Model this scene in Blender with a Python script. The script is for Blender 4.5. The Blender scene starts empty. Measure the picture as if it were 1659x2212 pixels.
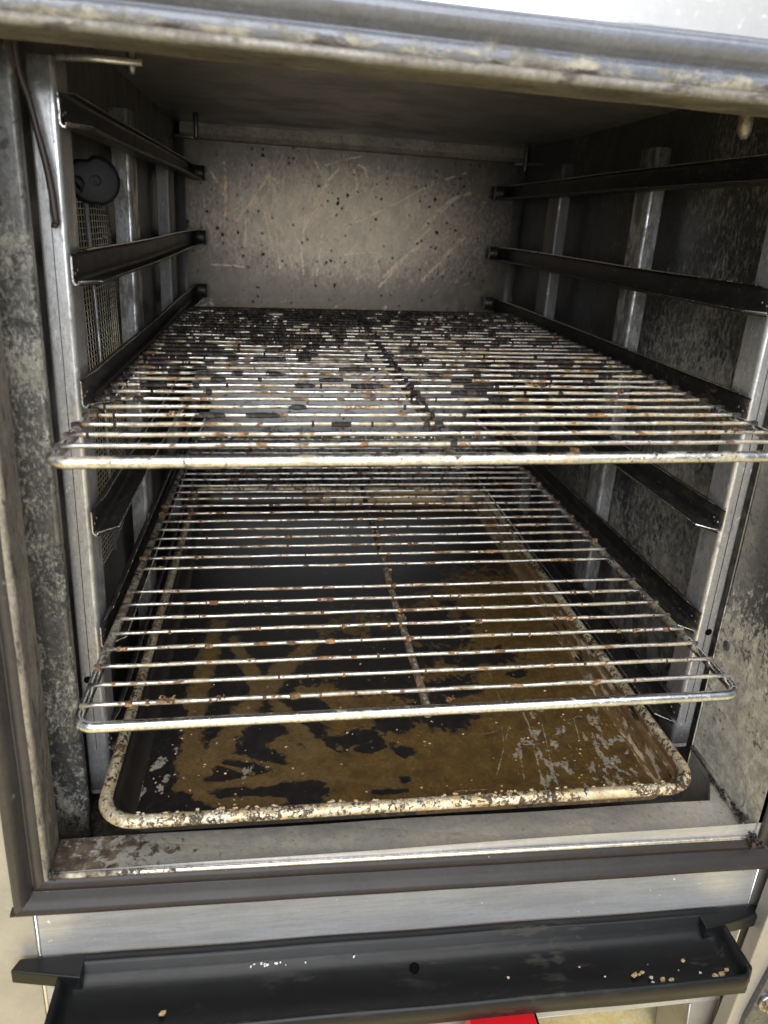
import bpy, math, random
import numpy as np
from mathutils import Vector, noise as mnoise
S = bpy.context.scene
COL = S.collection

# ------------------------------------------------------------------ camera
cam_d = bpy.data.cameras.new('camera'); cam = bpy.data.objects.new('camera', cam_d); COL.objects.link(cam)
CC = Vector((0.1533, -0.4323, 0.4634))
PITCH, YAW, ROLL = -0.3281, -0.1589, 0.0623
_F = Vector((-math.sin(YAW)*math.cos(PITCH), math.cos(YAW)*math.cos(PITCH), math.sin(PITCH)))
_R = _F.cross(Vector((0, 0, 1))).normalized(); _U = _R.cross(_F)
_R2 = _R*math.cos(ROLL) + _U*math.sin(ROLL); _U2 = -_R*math.sin(ROLL) + _U*math.cos(ROLL)
from mathutils import Matrix
M = Matrix((( _R2.x, _U2.x, -_F.x, CC.x), (_R2.y, _U2.y, -_F.y, CC.y), (_R2.z, _U2.z, -_F.z, CC.z), (0, 0, 0, 1)))
cam.matrix_world = M
cam_d.sensor_width = 36.0
cam_d.lens = 1544.7/2212*36.0
cam_d.shift_x = 0.0
cam_d.shift_y = -102.8/2212
cam_d.clip_start = 0.01; cam_d.clip_end = 50
cam_d.dof.use_dof = True
cam_d.dof.focus_distance = 0.62
cam_d.dof.aperture_fstop = 7.0
S.camera = cam

# ------------------------------------------------------------------ light
W = bpy.data.worlds.new('World'); S.world = W; W.use_nodes = True
bg = W.node_tree.nodes['Background']; bg.inputs[0].default_value = (0.76, 0.86, 1.0, 1); bg.inputs[1].default_value = 0.34
def area(name, loc, target, sx, sy, power, col):
    d = bpy.data.lights.new(name, 'AREA'); d.shape = 'RECTANGLE'; d.size = sx; d.size_y = sy; d.energy = power; d.color = col
    o = bpy.data.objects.new(name, d); COL.objects.link(o); o.location = loc
    o.rotation_euler = (Vector(target)-Vector(loc)).to_track_quat('-Z', 'Y').to_euler()
    return o
area('ceiling_lamp', (0.35, -1.10, 1.75), (0.27, 0.2, 0.2), 2.2, 1.2, 34, (1.0, 0.99, 0.985))
area('ceiling_lamp', (-0.2, -2.3, 1.5), (0.3, 0.3, 0.2), 2.4, 1.4, 44, (1.0, 0.985, 0.97))
area('front_fill_light', (0.30, -2.6, 0.70), (0.27, 0.8, 0.35), 2.0, 1.0, 32, (0.90, 0.95, 1.0))  # added fill behind the camera to light the cavity, no real window
S.view_settings.view_transform = 'Standard'; S.view_settings.look = 'None'
S.view_settings.exposure = 0.18; S.view_settings.gamma = 1.0; S.view_settings.use_curve_mapping = False
S.render.engine = 'CYCLES'
S.cycles.max_bounces = 8; S.cycles.diffuse_bounces = 4; S.cycles.glossy_bounces = 5

# ------------------------------------------------------------------ materials
class NB:
    def __init__(s, name):
        s.m = bpy.data.materials.new(name); s.m.use_nodes = True; s.t = s.m.node_tree
        s.b = s.t.nodes['Principled BSDF']; s.tc = s.t.nodes.new('ShaderNodeTexCoord')
    def n(s, typ, **kw):
        x = s.t.nodes.new(typ)
        for k, v in kw.items(): setattr(x, k, v)
        return x
    def link(s, a, b): s.t.links.new(a, b)
    def math(s, op, a, b=None, clamp=False):
        x = s.n('ShaderNodeMath', operation=op); x.use_clamp = clamp
        for i, v in enumerate((a, b)):
            if v is None: continue
            if hasattr(v, 'is_output'): s.link(v, x.inputs[i])
            else: x.inputs[i].default_value = v
        return x.outputs[0]
    def coord(s, st=(1, 1, 1), off=(0, 0, 0)):
        mp = s.n('ShaderNodeMapping'); mp.inputs['Scale'].default_value = st; mp.inputs['Location'].default_value = off
        s.link(s.tc.outputs['Object'], mp.inputs['Vector']); return mp.outputs[0]
    def noise(s, scale, detail=6, rough=.6, dist=0, st=(1, 1, 1), off=(0, 0, 0)):
        x = s.n('ShaderNodeTexNoise'); x.inputs['Scale'].default_value = scale; x.inputs['Detail'].default_value = detail
        x.inputs['Roughness'].default_value = rough; x.inputs['Distortion'].default_value = dist
        s.link(s.coord(st, off), x.inputs['Vector']); return x.outputs['Fac']
    def maprange(s, v, lo, hi, a=0., b=1.):
        x = s.n('ShaderNodeMapRange'); x.interpolation_type = 'SMOOTHSTEP'
        s.link(v, x.inputs['Value']); x.inputs['From Min'].default_value = lo; x.inputs['From Max'].default_value = hi
        x.inputs['To Min'].default_value = a; x.inputs['To Max'].default_value = b; return x.outputs[0]
    def mixc(s, f, a, b):
        x = s.n('ShaderNodeMix', data_type='RGBA')
        if hasattr(f, 'is_output'): s.link(f, x.inputs[0])
        else: x.inputs[0].default_value = f
        for i, v in ((6, a), (7, b)):
            if hasattr(v, 'is_output'): s.link(v, x.inputs[i])
            else: x.inputs[i].default_value = (*v, 1) if len(v) == 3 else v
        return x.outputs[2]
    def mixf(s, f, a, b):
        x = s.n('ShaderNodeMix', data_type='FLOAT')
        if hasattr(f, 'is_output'): s.link(f, x.inputs[0])
        else: x.inputs[0].default_value = f
        for i, v in ((2, a), (3, b)):
            if hasattr(v, 'is_output'): s.link(v, x.inputs[i])
            else: x.inputs[i].default_value = v
        return x.outputs[0]
    def sep(s, axis):
        x = s.n('ShaderNodeSeparateXYZ'); s.link(s.n('ShaderNodeNewGeometry').outputs['Position'], x.inputs[0]); return x.outputs[axis]

def mat(name, base, metal=0., rough=.5, layers=(), var=None, bump=(60, .0), fine=None, coat=0., brushed=None, aniso=0., rv=.10, grain=.30, spec=.5):
    """layers: dicts with s(scale) d r(roughness of noise) dist st off t=(lo,hi) col col2 rough metal amt grad attr h"""
    N = NB(name); seed = (sum(map(ord, name)) % 97)*1.37
    c = (*base, 1)
    if var:   # (scale, amount, colour2)
        c = N.mixc(N.maprange(N.noise(var[0], 5, .6, .3, var[3] if len(var) > 3 else (1, 1, 1), (seed, 0, 3)), .35, .68, 0, var[1]), base, var[2])
    r = rough; mt = metal; H = None
    rn = N.noise(28, 5, .65, .2, (1, 1, 1), (seed+4, 1, 0))
    r = N.mixf(rn, max(rough-rv, .04), min(rough+rv, 1))
    if brushed:
        bn = N.noise(brushed[0], 3, .6, 0, brushed[1], (seed, 2, 1)); H = N.math('MULTIPLY', bn, brushed[2])
        r = N.math('ADD', r, N.math('MULTIPLY', N.math('SUBTRACT', bn, .5), .25), True)
    for i, L in enumerate(layers):
        L = dict(L); L['s'] *= 1.5 if L.get('spots') else L.get('k', 2.4)
        st = L.get('st', (1, 1, 1)); off = (seed+i*7.3, i*3.1, -i*5.7)
        if L.get('spots'):
            v = N.n('ShaderNodeTexVoronoi', feature='F1'); v.inputs['Scale'].default_value = L['s']
            dn = N.n('ShaderNodeVectorMath', operation='ADD')
            nz = N.n('ShaderNodeTexNoise'); nz.inputs['Scale'].default_value = L['s']*1.5; N.link(N.coord(st, off), nz.inputs['Vector'])
            sc = N.n('ShaderNodeVectorMath', operation='SCALE'); sc.inputs['Scale'].default_value = .35/ L['s']*2
            N.link(nz.outputs['Color'], sc.inputs[0]); N.link(N.coord(st, off), dn.inputs[0]); N.link(sc.outputs[0], dn.inputs[1])
            N.link(dn.outputs[0], v.inputs['Vector'])
            sr = N.n('ShaderNodeSeparateColor'); N.link(v.outputs['Color'], sr.inputs[0])
            f = N.math('SUBTRACT', N.math('MULTIPLY', sr.outputs[0], L.get('vary', .5)), v.outputs['Distance'])
            f = N.math('ADD', f, .5)
        else:
            f = N.noise(L['s'], L.get('d', 8), L.get('r', .65), L.get('dist', .3), st, off)
        if 'm' in L:     # modulate by a larger noise
            f = N.math('ADD', f, N.math('MULTIPLY', N.math('SUBTRACT', N.noise(L['m'][0]*1.6, 3, .5, .4, (1, 1, 1), (off[1], off[0], 2)), .5), L['m'][1]))
        if 'grad' in L:
            g = L['grad']; acc = g[3]
            for ax in range(3):
                if g[ax]: acc = N.math('ADD', N.math('MULTIPLY', N.sep(ax), g[ax]), acc)
            f = N.math('ADD', f, N.math('MAXIMUM', N.math('MINIMUM', acc, L.get('gmax', .35)), L.get('gmin', -.35)) if hasattr(acc, 'is_output') else acc)
        if 'attr' in L:
            an = N.n('ShaderNodeAttribute'); an.attribute_name = 'paint'; sr = N.n('ShaderNodeSeparateColor'); N.link(an.outputs['Color'], sr.inputs[0])
            f = N.math('ADD', f, N.math('MULTIPLY', sr.outputs['RGB'.index(L['attr'][0])], L['attr'][1]))
        k = N.maprange(f, L['t'][0], L['t'][1], 0, L.get('amt', 1.))
        lc = L['col']
        if 'col2' in L: lc = N.mixc(N.maprange(N.noise(L.get('s2', 90), 5, .6, .2, (1, 1, 1), off), .38, .62), L['col'], L['col2'])
        c = N.mixc(k, c, lc); r = N.mixf(k, r, L.get('rough', .7)); mt = N.mixf(k, mt, L.get('metal', 0.))
        h = L.get('h', .3); hk = N.math('MULTIPLY', k, h); H = hk if H is None else N.math('ADD', H, hk)
    if fine: 
        fn = N.math('MULTIPLY', N.noise(fine[0], 6, .65), fine[1]); H = fn if H is None else N.math('ADD', H, fn)
    if grain:   # fine grit that all of these surfaces carry
        g1 = N.maprange(N.noise(330, 8, .78, .2, (1, 1, .8), (seed+9, 3, 1)), .34, .66, 1-grain, 1+grain*.55)
        g2 = N.maprange(N.noise(45, 7, .7, .5, (1, 1, .6), (seed+2, 5, 8)), .34, .68, 1-grain*.6, 1+grain*.35)
        gm = N.n('ShaderNodeVectorMath', operation='SCALE'); N.link(N.math('MULTIPLY', g1, g2), gm.inputs['Scale'])
        if hasattr(c, 'is_output'): N.link(c, gm.inputs[0])
        else: gm.inputs[0].default_value = c[:3]
        c = gm.outputs[0]
    for nm, v in (('Base Color', c), ('Roughness', r), ('Metallic', mt)):
        if hasattr(v, 'is_output'): N.link(v, N.b.inputs[nm])
        else: N.b.inputs[nm].default_value = v
    N.b.inputs['Specular IOR Level'].default_value = spec
    N.b.inputs['Coat Weight'].default_value = coat; N.b.inputs['Coat Roughness'].default_value = .25
    if aniso: N.b.inputs['Anisotropic'].default_value = aniso
    if H is not None:
        bp = N.n('ShaderNodeBump'); bp.inputs['Strength'].default_value = bump[1] or .35; bp.inputs['Distance'].default_value = .0012
        N.link(H, bp.inputs['Height']); N.link(bp.outputs[0], N.b.inputs['Normal'])
    return N.m

CREAM = (.42, .37, .27); DARK = (.012, .011, .011); BROWN = (.07, .043, .024); TAN = (.30, .22, .13)
Z = (1, 1, .25)
MT = {}
MT['sill'] = mat('sill_steel', (.47, .445, .40), .5, .42, [
    dict(s=30, t=(.46, .62), col=(.34, .31, .24), rough=.6, metal=.2, st=(.5, 1, 1), amt=.75, h=.1),
    dict(s=70, t=(.60, .66), col=(.20, .16, .09), rough=.7, amt=.8),
    dict(s=45, t=(.56, .66), grad=(-2.2, 0, 0, .22), gmin=-.2, gmax=.22, col=(.05, .036, .024), col2=(.13, .10, .068), rough=.7, h=.5),
    dict(spots=1, s=140, vary=.5, t=(.80, .9), col=(.04, .03, .02), rough=.8, amt=.8)],
    brushed=(30, (6, 60, 60), .05), fine=(400, .1), rv=.03, grain=0.16)
MT['bead'] = mat('worn_bright_steel', (.66, .62, .56), 1, .3, [
    dict(s=90, t=(.60, .68), col=(.30, .22, .12), rough=.7, amt=.8),
    dict(s=120, t=(.52, .62), grad=(-3.5, 0, 0, .3), gmin=-.2, gmax=.2, col=(.05, .035, .02), col2=CREAM, rough=.8, h=.5)], fine=(300, .1))
MT['jamb'] = mat('grimy_jamb_steel', (.30, .28, .25), .75, .5, [
    dict(s=35, t=(.46, .62), st=(1, 1, .3), col=(.25, .23, .18), rough=.75, amt=.8, h=.2),
    dict(s=60, t=(.52, .64), st=(1, 1, .3), col=(.035, .03, .027), rough=.75, amt=.9, h=.3),
    dict(spots=1, s=110, t=(.83, .92), col=(.10, .05, .03), rough=.8)], fine=(250, .3))
MT['lip'] = mat('grimy_lip_steel', (.20, .19, .17), .6, .5, [
    dict(s=22, t=(.42, .62), st=(.35, 1, 1), col=(.17, .155, .125), rough=.7, amt=.8, h=.2),
    dict(s=40, t=(.52, .64), st=(.4, 1, 1), col=(.05, .035, .03), rough=.8, amt=.85, h=.3)], fine=(250, .3))
MT['mottled'] = mat('mottled_scale_steel', (.15, .148, .145), .7, .42, [
    dict(s=170, d=9, r=.7, m=(12, .7), t=(.46, .66), st=(1, 1, .55), col=(.27, .26, .22), col2=(.36, .345, .29), rough=.75, h=.4),
    dict(s=60, m=(7, .6), t=(.56, .66), col=(.03, .028, .027), rough=.6, amt=.9)], fine=(400, .4))
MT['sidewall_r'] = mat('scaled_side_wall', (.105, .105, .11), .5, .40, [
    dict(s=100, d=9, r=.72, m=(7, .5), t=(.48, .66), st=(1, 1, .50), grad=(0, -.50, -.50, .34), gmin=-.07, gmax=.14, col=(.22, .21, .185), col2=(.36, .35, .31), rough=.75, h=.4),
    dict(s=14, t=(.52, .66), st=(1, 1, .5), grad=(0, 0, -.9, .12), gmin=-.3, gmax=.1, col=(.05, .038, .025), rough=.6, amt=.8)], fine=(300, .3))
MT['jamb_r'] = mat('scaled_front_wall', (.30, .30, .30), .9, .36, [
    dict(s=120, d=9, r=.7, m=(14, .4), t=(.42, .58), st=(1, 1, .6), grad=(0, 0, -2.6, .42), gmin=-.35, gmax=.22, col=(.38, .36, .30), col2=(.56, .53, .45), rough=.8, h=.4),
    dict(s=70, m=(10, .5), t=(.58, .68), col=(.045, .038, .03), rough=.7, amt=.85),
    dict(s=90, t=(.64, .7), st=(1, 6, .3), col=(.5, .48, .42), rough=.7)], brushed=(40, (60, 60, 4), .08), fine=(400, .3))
MT['sidewall_l'] = mat('dull_side_wall', (.20, .19, .18), .8, .38, [
    dict(s=18, t=(.48, .66), st=(1, 1, .4), col=(.10, .085, .07), rough=.6, amt=.8)], fine=(200, .15))
MT['ceiling'] = mat('dull_ceiling_steel', (.33, .33, .35), .6, .36, [
    dict(s=7, d=9, t=(.44, .60), st=(.7, 1, 1), col=(.19, .19, .20), rough=.5, amt=.8),
    dict(spots=1, s=70, t=(.84, .9), col=(.01, .01, .01), rough=.8),
    dict(s=60, t=(.62, .7), st=(.6, 1, 1), grad=(1.5, 0, 0, -.55), gmin=-.3, gmax=.06, col=(.2, .2, .18), rough=.8, h=.5)], fine=(200, .15), grain=0.14)
MT['ledge'] = mat('worn_ledge', (.36, .33, .29), .7, .42, [dict(s=80, t=(.55, .65), col=(.10, .085, .07), rough=.6, amt=.7)], fine=(300, .2))  # lighter than the back wall: light falling on the ledge, put into the colour
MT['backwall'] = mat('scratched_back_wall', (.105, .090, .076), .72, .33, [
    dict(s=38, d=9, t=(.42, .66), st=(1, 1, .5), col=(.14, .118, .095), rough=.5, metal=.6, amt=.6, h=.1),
    dict(s=150, d=6, attr=('B', .62), t=(.58, .98), st=(1, 1, .45), col=(.34, .275, .20), rough=.42, metal=.6, amt=.8, h=.03),  # paler centre: glow of light on the wall, put into the colour
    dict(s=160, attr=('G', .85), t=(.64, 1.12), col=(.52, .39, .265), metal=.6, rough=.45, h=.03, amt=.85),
    dict(s=26, t=(.46, .62), grad=(0, 0, -2, .5), gmin=-.5, gmax=.15, col=(.42, .42, .43), metal=.85, rough=.34, h=.05),  # bright lower part: a reflection painted as lighter metal
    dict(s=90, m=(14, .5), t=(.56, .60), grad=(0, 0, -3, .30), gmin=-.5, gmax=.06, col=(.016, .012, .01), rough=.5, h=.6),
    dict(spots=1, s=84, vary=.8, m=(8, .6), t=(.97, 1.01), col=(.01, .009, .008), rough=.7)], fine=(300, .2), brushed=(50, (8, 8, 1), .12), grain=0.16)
MT['floor_cav'] = mat('sooty_cavity_floor', (.22, .21, .18), .7, .5, [
    dict(s=30, t=(.42, .6), col=(.035, .028, .02), rough=.6, amt=.9)], fine=(200, .3))
MT['dark'] = mat('black_recess', (.003, .003, .003), 0, .8, fine=(100, .1), spec=.05)
MT['post'] = mat('satin_post_steel', (.62, .62, .64), .8, .30, [
    dict(s=60, t=(.48, .68), st=(1, 1, .22), col=(.26, .25, .245), rough=.50, metal=.6, amt=.7, h=.1),
    dict(s=30, t=(.46, .62), st=(1, 1, .4), grad=(0, .6, 0, -.13), gmin=-.12, gmax=.2, col=(.10, .092, .085), rough=.5, metal=.4, amt=.8, h=.2),
    dict(s=110, t=(.60, .68), st=(1, 1, .5), col=(.30, .28, .23), rough=.8, amt=.7),
    dict(spots=1, s=130, t=(.86, .92), col=(.05, .03, .02), rough=.8)], brushed=(40, (60, 60, 3), .10), fine=(400, .12), rv=.05, grain=0.16)
MT['guide'] = mat('blackened_guide_steel', (.045, .042, .041), .6, .40, [
    dict(s=50, t=(.50, .64), st=(1, .4, 1), col=(.065, .05, .038), rough=.5, metal=.3, amt=.8, h=.2),
    dict(s=110, t=(.60, .68), st=(1, .5, 1), col=(.16, .14, .11), rough=.7, amt=.7, h=.4)], fine=(250, .3))
MT['cutedge'] = mat('shiny_cut_edge', (.85, .82, .78), 1, .2, [
    dict(s=90, t=(.54, .64), col=(.03, .025, .02), rough=.6, amt=.9)])
def rackmat(nm, dirt, dirtier):
    return mat(nm, (.47, .46, .44), 1, .36, [
        dict(s=40, t=(.50-dirt, .62-dirt), st=(.5, 1, 1), col=(.36, .28, .15), col2=(.44, .40, .30), rough=.6, metal=.3, amt=.75, h=.3, s2=120),
        dict(s=75, t=(.59-dirt, .62-dirt), st=(.45, 1, 1), col=(.30, .15, .05), col2=(.10, .055, .03), rough=.7, h=.7, s2=160),
        dict(s=55, t=(.60-dirt, .625-dirt), st=(.5, 1, 1), m=(6, .25), grad=dirtier, gmin=-.25, gmax=.2, col=(.014, .011, .010), col2=(.045, .026, .018), rough=.5, h=1.)],
        fine=(350, .2))
MT['rackA'] = rackmat('crusted_rack_chrome', .03, (-.12, .5, 0, -.17))
MT['rackB'] = rackmat('stained_rack_chrome', .025, (0, .2, 0, -.12))
MT['frameA'] = mat('stained_rack_frame', (.70, .69, .66), 1, .28, [
    dict(s=40, t=(.50, .62), st=(.5, 1, 1), col=(.42, .34, .19), col2=(.52, .48, .38), rough=.55, metal=.4, amt=.75, h=.3),
    dict(s=80, t=(.60, .64), col=(.12, .055, .02), rough=.7, h=.7),
    dict(s=60, t=(.60, .63), grad=(0, 4, 0, -.1), gmin=-.2, gmax=.2, col=(.03, .022, .018), col2=(.09, .065, .035), rough=.6, h=.8)], fine=(350, .2))
MT['frameB'] = mat('cleaner_rack_frame', (.76, .77, .77), 1, .24, [
    dict(s=50, t=(.57, .66), st=(.5, 1, 1), col=(.42, .36, .22), rough=.6, metal=.3, amt=.8, h=.3),
    dict(s=95, t=(.63, .67), col=(.10, .05, .02), rough=.7, h=.7),
    dict(s=60, t=(.52, .60), grad=(0, 6, 0, -.15), gmin=-.2, gmax=.12, col=(.07, .05, .033), col2=(.22, .19, .13), rough=.75, h=.8)], fine=(350, .2))
MT['spine'] = mat('scaly_brown_spine', (.13, .105, .07), .3, .65, [
    dict(s=120, t=(.50, .60), col=(.32, .29, .21), rough=.8, h=.6),
    dict(s=60, t=(.50, .56), grad=(0, 1.1, 0, -.2), gmin=-.15, gmax=.3, col=(.02, .016, .014), rough=.7, h=.6)], fine=(400, .5))
MT['char'] = mat('charred_crust', (.016, .012, .011), 0, .5, [
    dict(s=26, t=(.58, .66), col=(.05, .028, .017), rough=.6), dict(s=60, t=(.66, .69), col=(.10, .055, .025), rough=.7)], fine=(500, .8))
MT['crust'] = mat('brown_crust', (.12, .06, .025), 0, .65, [
    dict(s=60, t=(.5, .6), col=(.35, .20, .09), rough=.7), dict(s=40, t=(.55, .6), col=(.03, .018, .012), rough=.6)], fine=(500, .8))
MT['rim'] = mat('flaking_pan_rim', (.62, .52, .34), .55, .38, [
    dict(s=38, t=(.40, .60), col=(.66, .60, .44), col2=(.50, .36, .17), rough=.45, metal=.4, amt=.8, h=.2),
    dict(s=110, d=9, r=.7, m=(12, .5), t=(.50, .545), col=(.022, .016, .012), col2=(.10, .055, .025), rough=.6, h=.9),
    dict(s=190, d=4, m=(16, .6), t=(.62, .65), col=(.70, .66, .56), rough=.7, h=.5)], fine=(350, .4))
MT['pan_in'] = mat('burnt_pan_wall', (.20, .125, .055), .4, .4, [
    dict(s=50, m=(9, .5), t=(.46, .54), st=(1, .2, 1), grad=(-1.6, 0, 0, .40), gmin=-.10, gmax=.3, col=(.015, .012, .010), rough=.5, h=.6),
    dict(s=110, m=(12, .4), t=(.58, .63), st=(1, .2, 1), grad=(1.2, 0, 0, -.5), gmin=-.3, gmax=.02, col=(.34, .27, .18), rough=.7, h=.5)], fine=(350, .4))
MT['panfloor'] = mat('burnt_pan_floor', (.20, .122, .038), .5, .24, [
    dict(s=24, t=(.40, .66), col=(.095, .058, .022), rough=.40, metal=.4, amt=.8, h=.1),
    dict(s=60, d=9, r=.68, attr=('R', .46), t=(.67, .79), col=(.007, .0065, .007), col2=(.014, .011, .010), rough=.36, h=.8, s2=200),
    dict(s=90, st=(1, 1, 1), attr=('G', .50), t=(.68, 1.0), col=(.17, .115, .05), rough=.38, metal=.4, amt=.7, h=.1),
    dict(s=130, d=7, attr=('B', .55), t=(.86, .95), col=(.34, .29, .20), col2=(.30, .29, .27), rough=.6, amt=.75, h=.6),
    dict(spots=1, s=110, vary=.6, m=(9, .3), t=(.93, .95), col=(.30, .22, .12), rough=.7, h=.9)], fine=(350, .18), coat=.35)
MT['gasket'] = mat('silicone_gasket', (.026, .022, .0215), 0, .40, [
    dict(s=40, t=(.58, .70), st=(.5, 1, 1), col=(.045, .039, .037), rough=.55, amt=.6, h=.05),
    dict(s=70, m=(5, .6), t=(.78, .84), st=(.15, 1, 1), col=(.30, .28, .23), rough=.8, amt=.6),
    dict(spots=1, s=50, vary=.5, t=(.90, .95), col=(.40, .36, .27), rough=.8, h=.6)], fine=(200, .1), spec=.28, grain=0.15)
MT['gasket_dirty'] = mat('grimy_gasket', (.026, .024, .025), 0, .42, [
    dict(s=60, d=9, r=.7, m=(8, .6), t=(.60, .72), st=(.8, 1, .5), col=(.075, .068, .057), col2=(.16, .145, .12), rough=.75, h=.6)], fine=(250, .3), coat=.15)
MT['gasket_top'] = mat('grimy_top_gasket', (.12, .13, .165), .0, .26, [  # bluish base: cool light from above on the bulb, painted in; layers are grime
    dict(s=50, d=9, r=.7, m=(8, .6), t=(.50, .62), st=(.5, 1, 1), grad=(0, 0, -26, 14.28), gmin=-.5, gmax=.07, col=(.13, .125, .115), col2=(.30, .285, .24), rough=.7, h=.6),
    dict(s=30, t=(.55, .68), st=(.5, 1, 1), grad=(0, 0, -26, 14.2), gmin=-.5, gmax=.06, col=(.035, .03, .033), rough=.6)], fine=(250, .25), coat=.35, grain=0.2)
MT['panel'] = mat('brushed_front_panel', (.46, .46, .465), .5, .40, [
    dict(s=14, t=(.48, .68), col=(.50, .49, .47), rough=.46, metal=.5, amt=.3, h=.02),
    dict(s=220, d=3, t=(.62, .68), st=(.12, 1, 1), col=(.28, .275, .275), metal=.5, rough=.5, amt=.5, h=.05),
    dict(s=20, d=7, t=(.44, .66), st=(.25, 1, 2), col=(.35, .345, .34), metal=.5, rough=.38, amt=.7, h=.02),
    dict(s=260, d=6, t=(.45, .65), st=(.04, 1, 1), col=(.38, .375, .37), metal=.5, rough=.46, amt=.7, h=.03),
    dict(s=90, d=4, t=(.68, .72), m=(10, .2), col=(.72, .71, .68), rough=.7, amt=.7)],
    brushed=(60, (1.2, 60, 14), .10), fine=(300, .05), rv=.03, grain=0.05)
MT['panel_top'] = mat('bright_top_panel', (.40, .40, .405), .5, .42, [
    dict(s=60, t=(.55, .7), col=(.66, .64, .60), rough=.6, metal=.7, amt=.6, h=.1)], brushed=(60, (1.2, 60, 14), .1), rv=.03, grain=0.04)
MT['panel_side'] = mat('beige_side_panel', (.40, .38, .345), .5, .42, [  # warm surroundings mirrored in the stainless steel, put into this beige
    dict(s=10, t=(.45, .68), col=(.34, .32, .285), metal=.5, rough=.5, amt=.7, h=.05)], brushed=(60, (3, 60, 3), .03), rv=.03, grain=0.05)
MT['seam'] = mat('bright_fold', (.85, .85, .85), 1, .25, grain=0.05)
MT['tray'] = mat('black_tray_plastic', (.0075, .0078, .0082), 0, .33, [
    dict(s=26, t=(.55, .72), st=(.3, 1, 1), col=(.028, .026, .022), rough=.6, amt=.7, h=.05),
    dict(s=60, m=(4, .8), t=(.62, .78), st=(.35, 1, 1), col=(.05, .046, .037), rough=.7, amt=.5, h=.1)], fine=(300, .12), spec=.25, grain=0.1)
MT['cable'] = mat('dark_cable_sheath', (.035, .028, .027), .2, .45, fine=(200, .1))
MT['knob'] = mat('black_cap', (.008, .0085, .011), 0, .5, fine=(250, .4), spec=.25, grain=0.15)
MT['crumb'] = mat('dry_crumb', (.50, .34, .17), 0, .8, [dict(s=60, t=(.5, .6), col=(.62, .55, .40), rough=.8)], fine=(500, .6))
MT['crumbw'] = mat('white_crumb', (.72, .74, .72), 0, .6, fine=(500, .4))
MT['red'] = mat('red_plastic', (.72, .008, .02), 0, .35, fine=(100, .05), grain=0.02)
MT['hinge'] = mat('grey_hinge_steel', (.16, .17, .19), .9, .35, [dict(s=60, t=(.52, .64), col=(.05, .04, .035), rough=.6, amt=.8)], fine=(200, .2))
MT['bolt'] = mat('bolt_steel', (.55, .50, .46), 1, .25, [dict(s=80, t=(.54, .62), col=(.10, .05, .03), rough=.7, amt=.8)])
MT['floor'] = mat('yellow_floor_tile', (.85, .66, .28), 0, .35, [
    dict(s=40, t=(.42, .66), st=(.5, 1, 1), col=(.92, .80, .48), rough=.3, amt=.8, h=.1)], fine=(100, .1), grain=0.12)
MT['mesh'] = mat('dull_guard_wire', (.62, .56, .46), .6, .5, [dict(s=12, t=(.5, .66), col=(.25, .21, .16), rough=.6)])

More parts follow.
